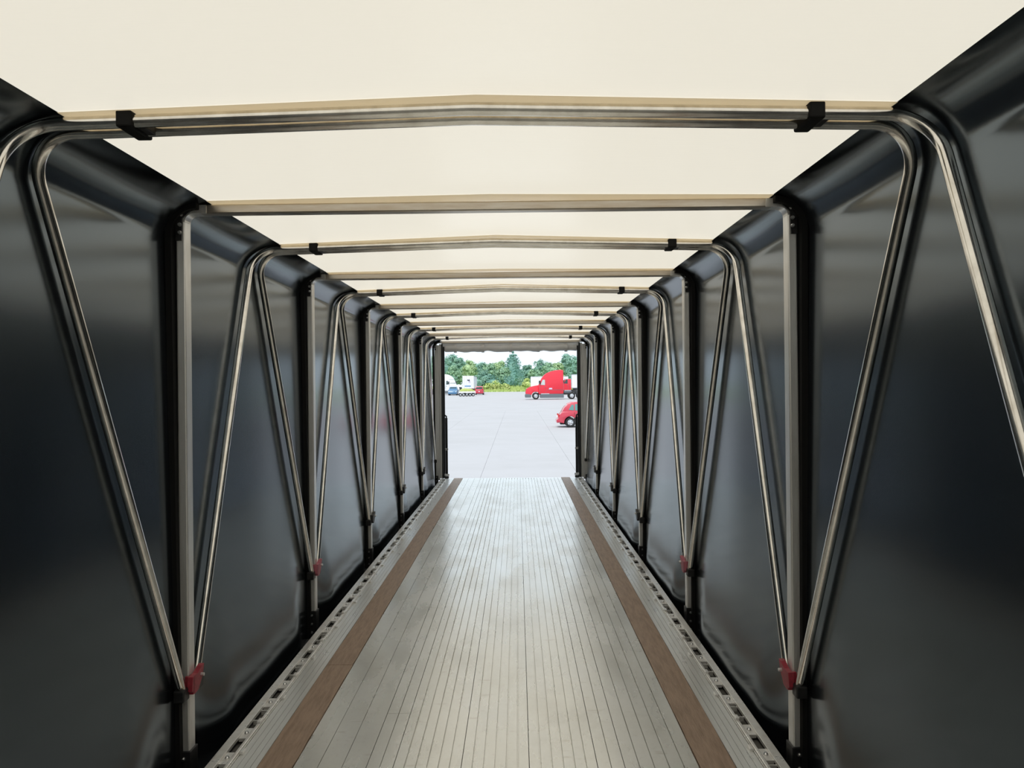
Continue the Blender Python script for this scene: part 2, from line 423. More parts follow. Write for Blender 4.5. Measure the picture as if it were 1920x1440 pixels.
# ---------------------------------------------------------------- sliding main frames
XI = 1.335; PW = .040; PD = .066              # inner face of the posts, their width and depth
post_me = {}; 
for s in (-1, 1):
    mb = MB(); mb.box(s*XI, s*(XI+PW), -PD/2, PD/2, -.02, ZB-.03)
    post_me[s] = mb.mesh('post', M['post'], bevel=.006)
beam_me = MB().box(-1.27, 1.27, -.028, .028, ZB, ZB+.042).mesh('beam', M['beam'], bevel=.006)
elbow_me = {}; shade_strip_me = {}; base_me = {}; gus_me = {}; plate_me = {}
for s in (-1, 1):
    pts = fillet([(s*(XI+PW/2), 0, ZB-.06), (s*(XI+PW/2), 0, ZB+.020), (s*1.24, 0, ZB+.020)], .055, 8)
    elbow_me[s] = MB().tube(pts, 0, rect=(.031, .019), up=(0, 1, 0)).mesh('elbow', M['post'], smooth=True)
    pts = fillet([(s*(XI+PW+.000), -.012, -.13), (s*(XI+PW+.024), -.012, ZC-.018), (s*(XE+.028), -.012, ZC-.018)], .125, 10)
    shade_strip_me[s] = MB().tube(pts, 0, rect=(.052, .0135), up=(0, 1, 0)).mesh('shade_strip', M['rubber_shade'], smooth=True)  # added black strip standing for the post's dark reflection in the tarp
    mb = MB(); mb.box(s*(XI-.008), s*(XI+PW+.006), -PD/2-.008, PD/2+.008, -.13, .062)
    base_me[s] = mb.mesh('base_bracket', M['black_steel'], bevel=.004)
    # corner gusset
    mb = MB(); poly = [(s*(XI+PW-.002), ZB-.12), (s*(XI+PW-.002), ZB+.012), (s*(XE+.03), ZB+.045), (s*(XE+.03), ZB+.018), (s*(XI-.03), ZB+.012), (s*(XI+.008), ZB-.02), (s*(XI+.012), ZB-.12)]
    mb.prism(poly, .005, off=-PD/2-.003); gus_me[s] = mb.mesh('gusset', M['black_steel'])
    mb = MB(); poly = [(-.062, -.030), (-.030, -.052), (.010, -.046), (.056, .002), (.072, .050), (.048, .046), (.0, .030), (-.050, .030)]
    mb.prism(poly, .012)
    for i, v in enumerate(mb.v): mb.v[i] = (s*(XI-.014) + v[1], v[0], v[2])
    mb.box(s*(XI-.026), s*(XI+.012), -PD/2-.014, -PD/2-.002, -.048, .030)
    plate_me[s] = mb.mesh('hinge_plate', M['red_bracket'], bevel=.0015)
def recolour(me, m):
    c = me.copy(); c.materials[0] = m; return c
bolt_side = MB().lathe([(0, .012), (.006, .012), (.009, .004), (.009, 0)], 8).mesh('bolt', M['bolt'])   # along y
knob_me = MB().lathe([(0, .03), (.008, .03), (.010, 0)], 8).mesh('hinge_pin', M['bolt'])
hz = .365
def main_frame(y, label, hinge, rear=False):
    t = thing('main_frame', label, 'frame', (0 if rear else SH, y, 0), 0, 'sliding main frames of the tarp cover')
    link('beam', beam_me, t)
    for s in (-1, 1):
        link('post', post_me[s] if not rear else rear_post[s], t); link('elbow', elbow_me[s], t); link('shade_strip', shade_strip_me[s], t)
        if rear:
            link('door_channel', rear_chan[s], t); link('seal_strip', rear_seal[s], t); link('guide_strip', rear_wing[s], t)
        b = link('base_bracket', base_me[s], t)
        for z in (.03, -.03, -.09): link('bolt', bolt_side, b, (s*(XI+.022), -PD/2-.009, z)).scale = (1, -1, 1)
        gp = link('gusset', gus_me[s], t)
        for dx, z in ((.018, ZB-.05), (.018, ZB-.085), (-.04, ZB+.028), (.012, ZB-.005)):
            link('bolt', bolt_side, gp, (s*(XI+dx), -PD/2-.008, z)).scale = (1, -1, 1)
        if hinge:
            me = plate_me[s] if hinge == 'red' else recolour(plate_me[s], M[hinge])
            h = link('hinge_plate', me, t, (0, 0, hz))
            if hinge == 'red': h['label'] = 'red painted hinge plate'
            k = link('hinge_pin', knob_me, h, (s*(XI-.010), .035, .012)); k.rotation_euler = (0, 0, s*math.pi/2)
    return t
rear_post = {}; rear_chan = {}; rear_seal = {}; rear_wing = {}
for s in (-1, 1):
    rear_post[s] = MB().box(s*1.292, s*(XI+PW), -PD/2, PD/2, -.02, ZB-.03).mesh('post', M['post'], bevel=.006)
    rear_chan[s] = MB().box(s*1.252, s*1.291, -.02, .04, .012, ZB-.01).mesh('door_channel', M['post'], bevel=.004)
    rear_seal[s] = MB().box(s*1.222, s*1.251, -.035, .03, .012, ZB-.01).mesh('seal_strip', M['dark_plastic'], bevel=.004)
    rear_wing[s] = MB().box(s*1.196, s*1.221, -.01, .035, .012, ZB-.06).mesh('guide_strip', M['black_steel'], bevel=.004)
ordn = ['aluminium main frame nearest the front bulkhead, out of view beside the viewer',
        'aluminium main frame with bright red hinge plates, nearest one in view',
        'aluminium main frame with faded pinkish hinge plates, second one in view',
        'aluminium main frame third in view, between pinkish-hinged frame and the rear ones',
        'aluminium main frame fourth in view, two before the rear doorway',
        'aluminium main frame last before the black rear frame']
hin = ['red', 'red', 'pink_bracket', 'black_steel', 'black_steel', 'black_steel']
for y, l, h in zip(MAIN[:6], ordn, hin): main_frame(y, l, h)
main_frame(MAIN[6], 'rear main frame with black door seals framing the open doorway', None, rear=True)

# ---------------------------------------------------------------- tube bows between the frames
ZT = 2.463; XL = 1.390; XB = 1.350; TR = .0195
def bow(yt, yh, label, clamps, ztop=ZT):
    """legs hinged at yh, top at yt"""
    t = thing('tube_bow', label, 'tube bow', (SH, yt, 0), 0, 'hinged tube bows between the main frames')
    dy = yh - yt
    pts = [(-XB, dy, hz-.01), (-XL, 0, ztop), (0, 0, ztop+.034), (XL, 0, ztop), (XB, dy, hz-.01)]
    pts = fillet(pts, [.15, .9, .15], 10)
    link('tube', MB().tube(pts, TR, 14).mesh('tube', M['tube'], smooth=True), t)
    for s in (-1, 1):
        mb = MB(); mb.box(s*(XB-.024), s*(XB+.024), dy-.03, dy+.03, hz-.065, hz-.012)
        link('end_socket', mb.mesh('end_socket', M['black_steel'], bevel=.006), t)
        if clamps:
            mb = MB(); x = s*1.03; zc = ztop + .036*(1-1.03/XL)
            mb.box(x-.024, x+.024, -.028, clamps+.026, zc-.024, zc+.026)
            c = link('clamp', mb.mesh('clamp', M['rubber_shade'], bevel=.006), t)
            mb = MB(); mb.box(x+.024, x+.05, .01, clamps-.004, zc-.018, zc+.010)
            link('buckle', mb.mesh('buckle', M['black_steel'], bevel=.004), c)
place = ['beside the viewer', 'just past the red-hinged frame', 'just past the pinkish-hinged frame', 'past the third frame in view', 'past the fourth frame in view', 'right before the rear doorway']
for k in range(6):
    a, b = MAIN[k], MAIN[k+1]; mid = (a+b)/2
    last = k == 5
    bow(mid-.07, a+.075, 'bright front tube bow of the clamped pair %s' % ('nearest the viewer' if k == 0 else place[k]), .085)
    bow(mid+.015, b-.075, 'bright rear tube bow of the clamped pair %s' % ('nearest the viewer' if k == 0 else place[k]), 0)

# ---------------------------------------------------------------- rear doorway fittings
t = thing('rolled_curtain', 'pale grey rear curtain rolled up under the last beam', 'curtain', (0, MAIN[6]-.02, 2.355))
n = 40; pts = []; rr = []
for i in range(n+1):
    x = -1.19 + 2.38*i/n; pts.append((x, .06 + .004*math.sin(i*1.7), -.005 + .010*math.sin(i*.83)*math.sin(i*.31))); rr.append(.062 + .010*math.sin(i*1.1)*math.sin(i*.37))
link('roll', MB().tube(pts, rr, 12).mesh('roll', M['curtain'], smooth=True), t)
for x in (-1.0, -.5, 0, .5, 1.0):
    mb = MB(); mb.tube([(x-.025, .06, -.003), (x+.025, .06, -.003)], .078, 12); link('strap', mb.mesh('strap', M['curtain'], smooth=True), t)
mb = MB(); mb.box(-1.25, 1.25, .02, .05, -.05, .128); link('valance', mb.mesh('valance', M['curtain']), t)
for s in (-1, 1):
    x = -1.168 if s < 0 else 1.170
    t = thing('latch_bar', 'black upright latch bar standing at the rear %s corner of the deck' % ('left' if s < 0 else 'right'), 'latch bar', (x, Y1-.12, 0))
    mb = MB(); mb.tube([(0, 0, .10), (0, 0, 1.10)], .022, 10); link('bar', mb.mesh('bar', M['black_steel'], smooth=True), t)
    mb = MB(); mb.box(-.035, .035, -.03, .03, 0.012, .05); link('foot', mb.mesh('foot', M['black_steel'], bevel=.005), t)
    mb = MB(); mb.box(-.045, .045, -.03, .03, .055, .10); link('ratchet', mb.mesh('ratchet', M['chrome'], bevel=.008), t)
    mb = MB(); mb.box(-.03, .03, -.026, .026, .52, .56); link('collar', mb.mesh('collar', M['chrome'], bevel=.005), t)
    mb = MB(); mb.tube([(0, 0, 1.09), (0, .004, 1.13), (s*.030, .01, 1.15)], .014, 8); link('hook', mb.mesh('hook', M['black_steel'], smooth=True), t)

# ---------------------------------------------------------------- vehicles outside
wheel_cache = {}
def wheel(parent, x, y, r, w, side, rim='chrome', name='wheel', dark=False):
    key = (r, w, rim)
    if key not in wheel_cache:
        ty = MB().lathe([(r*.58, -w/2), (r*.93, -w/2), (r, -w/2+.04), (r, w/2-.04), (r*.93, w/2), (r*.58, w/2)], 28).mesh('tyre', M['tyre'], smooth=True)
        mb = MB().lathe([(r*.60, w/2-.01), (r*.52, w/2+.0), (r*.44, w/2-.05), (r*.2, w/2-.03), (r*.17, w/2+.02), (0, w/2+.025)], 24)
        ri = mb.mesh('rim', M[rim], smooth=True)
        hub = MB()
        for k in range(5):
            a = 2*math.pi*k/5; hub.box(-.5, .5, 0, 0, 0, 0) if False else None
            c, s_ = math.cos(a), math.sin(a); q = r*.33
            hub.lathe([(0, 0), (r*.07, 0)], 8, (q*c, w/2-.028, q*s_))
        wheel_cache[key] = (ty, ri, hub.mesh('holes', M['dark_plastic']))
    ty, ri, hu = wheel_cache[key]
    t = link(name, ty, parent, (x, y, r)); rm = link('rim', ri, t)
    link('vent_holes', hu, t)
    if side < 0: t.rotation_euler = (0, 0, math.pi)
    return t
def arch(cx, r, a0=15, a1=165, n=9, z=None):
    """points over a wheel, from the +x side to the -x side"""
    z = r if z is None else z
    return [(cx + r*math.cos(math.radians(a0+(a1-a0)*k/n)), z + r*math.sin(math.radians(a0+(a1-a0)*k/n))) for k in range(n+1)]
def panel(name, poly, hw, th, m, parent, sides=(-1, 1)):
    """thin plate lying on a body side, poly in (x,z), hw(z) the body's half width there"""
    g = hw if callable(hw) else (lambda z: hw)
    for s in sides:
        n = len(poly); mb = MB()
        vs = [(x, s*(g(z)-.01), z) for x, z in poly] + [(x, s*(g(z)+th), z) for x, z in poly]
        mb.add(vs, [tuple(range(n)), tuple(range(2*n-1, n-1, -1))] + [(i, n+i, n+(i+1) % n, (i+1) % n) for i in range(n)])
        link(name, mb.mesh(name, M[m]), parent)
def slope_panel(name, p, q, w0, w1, m, parent, th=.012):
    """pane across the body between profile points p and q (x,z), half widths w0 at p, w1 at q"""
    d = Vector((q[0]-p[0], 0, q[1]-p[1])).normalized(); nrm = Vector((-d.z, 0, d.x))
    a = [Vector((p[0], -w0, p[1])), Vector((p[0], w0, p[1])), Vector((q[0], w1, q[1])), Vector((q[0], -w1, q[1]))]
    mb = MB(); vs = [v - nrm*th for v in a] + [v + nrm*th for v in a]
    mb.add(vs, [(0, 1, 2, 3), (7, 6, 5, 4), (0, 4, 5, 1), (1, 5, 6, 2), (2, 6, 7, 3), (3, 7, 4, 0)])
    link(name, mb.mesh(name, M[m]), parent)

def tractor(loc, rz, paint, label, glass='glass', sleeper=True, seam='grey_plastic'):
    t = thing('semi_truck', label, 'truck', loc, rz)
    fa = arch(1.55, .66, 8, 172, 10, .52)
    hood = [(0.06, .78), (0.0, .95), (.03, 1.30), (.18, 1.64), (.6, 1.88), (1.3, 2.05), (2.02, 2.17), (2.10, 1.0), (2.20, .62)] + fa + [(.87, .70)]
    link('hood', MB().prism(hood, lambda z: 1.12 - .16*max(0, (z-1.4)/.8)).mesh('hood', M[paint], bevel=.03, smooth=True), t)
    if sleeper:
        roof = [(2.12, 2.45), (2.42, 3.12), (2.72, 3.58), (3.15, 3.94), (3.85, 4.24), (4.6, 4.40), (5.35, 4.45), (5.70, 4.40), (5.75, 4.25)]
        xb = 5.75
    else:
        roof = [(2.12, 2.45), (2.45, 2.95), (2.62, 3.05), (3.3, 3.08), (3.62, 3.02)]; xb = 3.65
    cab = [(2.0, .82), (1.98, 2.12)] + roof + [(xb, .95), (xb-.1, .82)]
    link('cab', MB().prism(cab, lambda z: 1.22 - .16*max(0, (z-2.1)/2.3)).mesh('cab', M[paint], bevel=.05, smooth=True), t)
    hw = lambda z: 1.22 - .16*max(0, (z-2.1)/2.3)
    panel('side_window', [(2.28, 2.22), (2.95, 2.16), (2.95, 2.95), (2.62, 2.98)], hw, .012, glass, t)
    slope_panel('windscreen', (2.10, 2.38), (2.50, 3.24), 1.02, .96, 'glass', t)
    panel('door_gap', [(2.14, 1.0), (2.165, 1.0), (2.165, 2.2), (2.14, 2.2)], 1.22, .006, seam, t)
    panel('door_gap', [(3.10, 1.0), (3.125, 1.0), (3.125, 3.0), (3.10, 3.0)], hw, .006, seam, t)
    panel('door_handle', [(2.85, 1.78), (3.02, 1.78), (3.02, 1.85), (2.85, 1.85)], 1.22, .03, seam, t)
    if sleeper:
        panel('body_crease', [(3.2, 1.42), (5.7, 1.40), (5.7, 1.44), (3.2, 1.46)], 1.22, .008, seam, t)
        panel('badge', [(3.55, 1.50), (4.05, 1.50), (4.02, 1.74), (3.58, 1.74)], 1.22, .01, 'mark_violet', t)
    for s in (-1, 1):
        link('fairing', MB().prism([(2.25, .22), (xb+.05, .22), (xb+.05, .80), (2.25, .86)], .05, off=s*1.17).mesh('fairing', M['grey_plastic'], bevel=.03), t)
        link('step', MB().box(2.35, 3.6, s*1.20, s*1.235, .80, .90).mesh('step', M['chrome'], bevel=.01), t)
        mb = MB(); mb.box(2.10, 2.28, s*1.25, s*1.42, 2.30, 2.85); link('mirror', mb.mesh('mirror', M['dark_plastic'], bevel=.04), t)
        mb = MB(); mb.prism([(.02, 1.12), (.45, 1.28), (.42, 1.45), (.10, 1.40)], .10, off=s*.98); link('headlight', mb.mesh('headlight', M['lamp_clear'], bevel=.02), t)
        wheel(t, 1.55, s*1.02, .52, .30, s, name='front_wheel')
        for x in (xb+1.25, xb+2.55):
            wheel(t, x, s*.98, .52, .55, s, name='rear_wheel')
        mb = MB(); mb.box(1.6, xb+3.2, s*.38, s*.48, .72, .98); link('chassis_rail', mb.mesh('chassis_rail', M['dark_plastic']), t)
        mb = MB().prism([(xb+3.05, .35), (xb+3.08, .35), (xb+3.08, .95), (xb+3.05, .95)], .28, off=s*.9); link('mud_flap', mb.mesh('mud_flap', M['tyre']), t)
    mb = MB(); mb.prism([(-.06, .30), (.85, .30), (.85, .70), (.60, .82), (-.02, .85), (-.10, .6)], 1.20); link('bumper', mb.mesh('bumper', M['grey_plastic'], bevel=.05), t)
    mb = MB(); mb.prism([(-.02, .98), (.10, .98), (.16, 1.62), (.06, 1.50)], .48); link('grille', mb.mesh('grille', M['dark_plastic'], bevel=.02), t)
    mb = MB(); mb.prism([(xb+1.2, 1.0), (xb+2.5, 1.0), (xb+2.6, 1.12), (xb+2.2, 1.24), (xb+1.3, 1.24)], .45); link('fifth_wheel', mb.mesh('fifth_wheel', M['dark_plastic'], bevel=.02), t)
    mb = MB(); mb.tube([(1.55, -.95, .52), (1.55, .95, .52)], .06, 8); link('axle', mb.mesh('axle', M['dark_plastic']), t)
    for x in (xb+1.25, xb+2.55): link('axle', MB().tube([(x, -.8, .52), (x, .8, .52)], .08, 8).mesh('axle', M['dark_plastic']), t)
    return t

def car(loc, rz, paint, label, kind, glass='glass', cat='car', name='car'):
    """x=0 is the rear end, +x forward"""
    t = thing(name, label, cat, loc, rz)
    if kind == 'retro':
        L = 4.25; wr = .315; x1, x2 = .80, 3.42
        body = [(0, .34), (-.02, .46), (.06, .62), (.16, .82), (.32, .98), (1.2, 1.0), (2.55, 1.0), (3.3, .97), (3.9, .88), (4.18, .70), (4.27, .5), (4.22, .28)]
        green = [(.24, .9), (.44, 1.24), (.66, 1.47), (.92, 1.575), (1.5, 1.60), (2.1, 1.57), (2.42, 1.45), (2.95, .95)]
        hwb, hwt, zt = .83, .60, 1.60; pane_r = ((.36, 1.06), (.62, 1.42)); pane_f = ((2.82, 1.06), (2.46, 1.42))
        wins = [[(.70, 1.10), (1.02, 1.06), (1.02, 1.40), (.90, 1.42)], [(1.10, 1.06), (1.72, 1.05), (1.72, 1.46), (1.10, 1.45)], [(1.80, 1.05), (2.62, 1.05), (2.34, 1.40), (1.80, 1.46)]]
    else:
        L = 4.6; wr = .36; x1, x2 = .92, 3.65
        body = [(0, .40), (-.02, .62), (.02, 1.0), (.10, 1.10), (1.2, 1.12), (3.1, 1.12), (3.9, 1.02), (4.45, .88), (4.6, .66), (4.58, .36)]
        green = [(.06, 1.05), (.18, 1.52), (.32, 1.72), (.9, 1.78), (2.0, 1.76), (2.45, 1.68), (3.15, 1.08)]
        hwb, hwt, zt = .90, .66, 1.78; pane_r = ((.10, 1.18), (.20, 1.58)); pane_f = ((3.0, 1.18), (2.52, 1.62))
        wins = [[(.42, 1.18), (1.1, 1.16), (1.1, 1.62), (.52, 1.62)], [(1.2, 1.16), (1.9, 1.16), (1.9, 1.64), (1.2, 1.63)], [(2.0, 1.16), (2.8, 1.18), (2.4, 1.60), (2.0, 1.64)]]
    bottom = arch(x2, wr*1.22, 0, 180, 9, wr) + arch(x1, wr*1.22, 0, 180, 9, wr)
    link('body', MB().prism(body + [(x2+wr*1.22, .24)] + bottom + [(x1-wr*1.22, .26)], lambda z: hwb - .05*max(0, (z-.6)/.4)).mesh('body', M[paint], bevel=.035, smooth=True), t)
    hg = lambda z: hwb - .06 + (hwt - hwb + .06)*max(0, (z-green[0][1])/(zt-green[0][1]))**1.3
    link('greenhouse', MB().prism(green, hg).mesh('greenhouse', M[paint], bevel=.03, smooth=True), t)
    for w in wins: panel('side_window', w, hg, .008, glass, t)
    slope_panel('rear_window', pane_r[0], pane_r[1], hwb-.22, hwt-.06, 'glass', t)
    slope_panel('windscreen', pane_f[0], pane_f[1], hwb-.18, hwt-.04, 'glass', t)
    for s in (-1, 1):
        for x in (x1, x2): wheel(t, x, s*(hwb-.12), wr, .20, s)
        zl = body[2][1]; xl = body[2][0]
        link('tail_lamp', MB().box(xl-.02, xl+.06, s*(hwb-.24), s*(hwb-.06), zl-.02, zl+.22).mesh('tail_lamp', M['lamp_red'], bevel=.02), t)
        link('headlight', MB().box(L-.16, L-.02, s*(hwb-.32), s*(hwb-.10), .64, .80).mesh('headlight', M['lamp_clear'], bevel=.03), t)
        link('mirror', MB().box(green[-1][0]-.45, green[-1][0]-.32, s*(hwb-.02), s*(hwb+.14), .98, 1.12).mesh('mirror', M[paint], bevel=.03), t)
        for w0, w1 in zip(wins[:-1], wins[1:]):
            x = (max(p[0] for p in w0) + min(p[0] for p in w1))/2
            panel('door_gap', [(x-.006, .40), (x+.006, .40), (x+.006, .95), (x-.006, .95)], hwb-.02, .006, 'dark_plastic', t, (s,))
            panel('door_handle', [(x+.06, .80), (x+.22, .80), (x+.22, .84), (x+.06, .84)], hwb-.02, .03, paint, t, (s,))
    link('rear_bumper', MB().box(-.06, .12, -hwb+.06, hwb-.06, .30, .52).mesh('rear_bumper', M[paint], bevel=.04), t)
    link('front_bumper', MB().box(L-.10, L+.06, -hwb+.06, hwb-.06, .28, .52).mesh('front_bumper', M[paint], bevel=.04), t)
    link('number_plate', MB().box(-.03, body[2][0]-.005, -.15, .15, .60, .74).mesh('number_plate', M['white_paint']), t)
    link('underbody', MB().box(.2, L-.2, -hwb+.28, hwb-.28, .18, .5).mesh('underbody', M['tyre']), t)
    return t

def box_trailer(loc, rz, label, L=13.5, W=2.5, H=4.0, marks=False):
    """rear doors at x=0, box runs to +x"""
    t = thing('box_trailer', label, 'trailer', loc, rz)
    link('box', MB().box(0, L, -W/2, W/2, 1.15, H).mesh('box', M['white_paint'], bevel=.02), t)
    for s in (-1, 1):
        d = link('door', MB().box(-.04, 0, s*.015, s*(W/2-.06), 1.22, H-.08).mesh('door', M['white_paint'], bevel=.008), t)
        for q in (.35, .85):
            link('lock_rod', MB().tube([(-.06, s*q, 1.2), (-.06, s*q, H-.1)], .018, 6).mesh('lock_rod', M['chrome']), d)
        link('bottom_rail', MB().box(0, L, s*(W/2-.02), s*(W/2+.02), 1.08, 1.25).mesh('bottom_rail', M['grey_plastic']), t)
        link('top_rail', MB().box(0, L, s*(W/2-.02), s*(W/2+.02), H-.14, H+.01).mesh('top_rail', M['chrome']), t)
        rib = MB().box(-.015, .015, s*(W/2), s*(W/2+.012), 1.25, H-.14).mesh('side_post', M['mark_violet'])
        for k in range(int(L/1.2)): link('side_post', rib, t, (.6 + 1.2*k, 0, 0))
        link('landing_leg', MB().box(L-3.4, L-3.25, s*.75, s*.9, 0, 1.1).mesh('landing_leg', M['grey_plastic']), t)
        for x in (1.2, 2.5): wheel(t, x, s*.98, .5, .52, s)
        link('tail_lamp', MB().box(-.06, -.02, s*.9, s*1.1, 1.08, 1.18).mesh('tail_lamp', M['lamp_red']), t)
    link('underride_bar', MB().box(-.05, .05, -1.1, 1.1, .5, .62).mesh('underride_bar', M['chrome']), t)
    link('chassis', MB().box(.2, L-.5, -.55, .55, .75, 1.14).mesh('chassis', M['dark_plastic']), t)
    for x in (1.2, 2.5): link('axle', MB().tube([(x, -.8, .5), (x, .8, .5)], .08, 8).mesh('axle', M['dark_plastic']), t)
    if marks:   # flat print on the doors
        poly = [(-.42, 2.95), (-.30, 3.22), (-.05, 3.12), (.10, 3.24), (.20, 3.05), (.12, 2.86), (-.06, 2.92), (-.14, 2.78), (-.30, 2.80)]
        def flat(n, poly, m, x=-.052):
            mb = MB(); k = len(poly); mb.add([(x, y, z) for y, z in poly] + [(x+.008, y, z) for y, z in poly],
                [tuple(range(k)), tuple(range(2*k-1, k-1, -1))] + [(i, k+i, k+(i+1) % k, (i+1) % k) for i in range(k)])
            link(n, mb.mesh(n, M[m]), t)
        flat('emblem', poly, 'mark_dark')
        flat('emblem_shade', [(-.55, 2.45), (-.05, 2.45), (-.15, 2.75), (-.5, 2.85)], 'mark_violet')
        flat('stripe', [(-.6, 1.62), (.75, 1.62), (.75, 1.84), (-.6, 1.84)], 'mark_blue')
    return t

# nearer red hatchback, side-on, mostly hidden by the right wall's edge
car((2.60, 48.6, gz(48)+.0), 0, 'red_car', 'red rounded retro hatchback parked side-on by the doorway edge', 'retro', glass='teal_glass')
# red sleeper tractor side-on, nose to the left
tractor((1.35, 117.3, gz(117.3)), 0, 'red_paint', 'bright red sleeper-cab semi truck with grey skirts, nose to the left', glass='pale_glass')
# red day cab behind it
tractor((7.05, 152, gz(152)), 0, 'red_paint', 'red day-cab truck partly hidden behind the bright red sleeper truck', sleeper=False)
box_trailer((11.5, 160, gz(160)), 0, 'tall white box trailer right of the red day-cab truck')
box_trailer((3.45, 187, gz(187)), 0, 'distant white box trailer half hidden behind the red sleeper truck cab', L=9, H=3.75)
box_trailer((-10.75, 170, gz(170)), math.pi/2, 'white box trailer seen from its rear doors, dark emblem and blue stripe', marks=True)
tractor((-11.9, 163.5, gz(163)), math.pi - .55, 'white_paint', 'white sleeper-cab truck beside the emblem trailer')
car((-12.9, 158.5, gz(156)), -math.pi/2, 'blue_paint', 'blue car facing the viewer in front of the white sleeper truck', 'suv')
car((-7.75, 158.0, gz(159)), math.pi/2, 'red_car', 'small red car seen from behind, right of the emblem trailer', 'suv')
# low flatbed trailer with a yellow-green load
t = thing('flatbed_trailer', 'low flatbed trailer with yellow-green load in front of the emblem trailer', 'trailer', (-11.0, 145.0, gz(145)), .10)
link('deck', MB().box(0, 3.2, -.9, .9, .72, .86).mesh('deck', M['grey_plastic'], bevel=.02), t)
lb = MB(); lb.prism([(.2, .86), (3.1, .86), (3.0, 1.10), (2.4, 1.38), (1.2, 1.52), (.5, 1.36), (.25, 1.1)], .8); link('load', lb.mesh('load', M['yellow_load'], bevel=.08, smooth=True), t)
for s in (-1, 1):
    for x in (.35, .95, 1.55, 2.15, 2.75): wheel(t, x, s*.75, .29, .22, s)
    link('side_rail', MB().box(0, 3.2, s*.90, s*.94, .66, .92).mesh('side_rail', M['white_paint']), t)
    for x in (.05, .8, 1.6, 2.4, 3.12): link('stake', MB().box(x, x+.06, s*.94, s*.98, .45, .98).mesh('stake', M['white_paint']), t)

# ---------------------------------------------------------------- trees, shrubs, weeds
def leaf_cloud(mb, rnd, c, rad, n, size, squash=1.0):
    for _ in range(n):
        d = Vector((rnd.gauss(0, 1), rnd.gauss(0, 1), rnd.gauss(0, 1))).normalized() * (rnd.uniform(.72, 1.06))
        p = Vector((c[0] + d.x*rad, c[1] + d.y*rad, c[2] + d.z*rad*squash))
        nrm = (d + Vector((rnd.uniform(-.7, .7), rnd.uniform(-.7, .7), rnd.uniform(-.2, .9)))).normalized()
        u = nrm.orthogonal().normalized(); u.rotate(Matrix.Rotation(rnd.uniform(0, 6.28), 3, nrm)); w = nrm.cross(u)
        s = size*rnd.uniform(.6, 1.3)
        mb.add([p - u*s, p + w*s*.6 - u*s*.1, p + u*s, p - w*s*.6 + u*s*.1], [(0, 1, 2, 3)])
def core(mb, c, r, rnd, squash=1.0):
    bm = bmesh.new(); bmesh.ops.create_icosphere(bm, subdivisions=1, radius=r)
    vs = [(v.co.x*rnd.uniform(.85, 1.1)+c[0], v.co.y+c[1], v.co.z*squash+c[2]) for v in bm.verts]
    mb.add(vs, [[v.index for v in f.verts] for f in bm.faces]); bm.free()
def tree(x, y, top, rad, m, label, seed, conifer=False, name='broadleaf_tree'):
    rnd = random.Random(seed); b = gz(y); h = top - b
    t = thing(name, label, 'tree', (x, y, b+.02), 0, 'trees along the far edge of the yard')
    mb = MB(); mb.tube([(0, 0, -.05), (.05, 0, h*.3), (-.05, .05, h*.62), (0, 0, h*.85)], [.24, .19, .13, .05], 7)
    link('trunk', mb.mesh('trunk', M['bark'], smooth=True), t)
    mb = MB()
    if conifer:
        for k in range(11):
            f = k/10; z = h*(.22 + .76*f); r = rad*(1 - f)**.8 + .15
            for q in range(6):
                a = q*1.047 + k*.5; rr = r*rnd.uniform(.55, .8)
                leaf_cloud(mb, rnd, (rr*math.cos(a), rr*math.sin(a), z - .2*rr + rnd.uniform(-.25, .25)), .32*r+.22, 34, .24, .55)
            core(mb, (0, 0, z), r*.62, rnd, .5)
    else:
        core(mb, (0, 0, h*.58), rad*.72, rnd, h*.38/rad)
        for k in range(38):
            u = rnd.uniform(-1, 1); a = rnd.uniform(0, 6.28); q = math.sqrt(1-u*u)
            wid = rad*(.82 if u > 0 else 1.0)
            c = (wid*.74*q*math.cos(a), wid*.74*q*math.sin(a), h*.56 + u*h*.355)
            rr = rad*rnd.uniform(.24, .40)
            leaf_cloud(mb, rnd, c, rr, 62, .30, .85)
            if k % 2 == 0: core(mb, c, rr*.7, rnd, .85)
    link('crown', mb.mesh('crown', M[m], fix=False), t)
    return t
def W(px, D): return CX + (px - 969.8)/1440*D
def Z(py, D): return EYE + (723.6 - py)/1440*D
rows = [  # (photo column, top row, distance, crown radius, leaf kind, conifer)
 (760, 668, 268, 4.6, 'leaf_a', 0), (785, 672, 256, 4.2, 'leaf_b', 0), (806, 664, 280, 4.8, 'leaf_b', 0), (826, 668, 250, 4.0, 'leaf_a', 0),
 (849, 661, 268, 4.2, 'leaf_a', 0), (868, 666, 282, 3.8, 'leaf_a', 0), (880, 672, 256, 3.2, 'leaf_c', 0), (852, 684, 244, 3.4, 'leaf_b', 0),
 (899, 677, 262, 3.6, 'leaf_a', 0), (919, 680, 240, 3.2, 'leaf_b', 0), (937, 674, 272, 3.2, 'leaf_c', 0), (962, 659, 252, 6.6, 'leaf_d', 1),
 (944, 688, 236, 2.8, 'leaf_b', 0), (990, 684, 262, 3.4, 'leaf_a', 0), (1012, 675, 270, 3.8, 'leaf_a', 0), (1032, 680, 249, 3.4, 'leaf_b', 0),
 (1046, 680, 262, 3.0, 'leaf_c', 0), (1066, 663, 268, 3.8, 'leaf_a', 0), (1084, 666, 250, 3.8, 'leaf_a', 0), (1106, 670, 264, 4.4, 'leaf_b', 0),
 (1128, 664, 282, 4.6, 'leaf_a', 0), (1152, 670, 256, 4.4, 'leaf_c', 0), (1178, 666, 266, 4.6, 'leaf_a', 0), (1003, 692, 240, 2.8, 'leaf_b', 0), (908, 694, 232, 3.0, 'leaf_a', 0)]
used_labels = set()
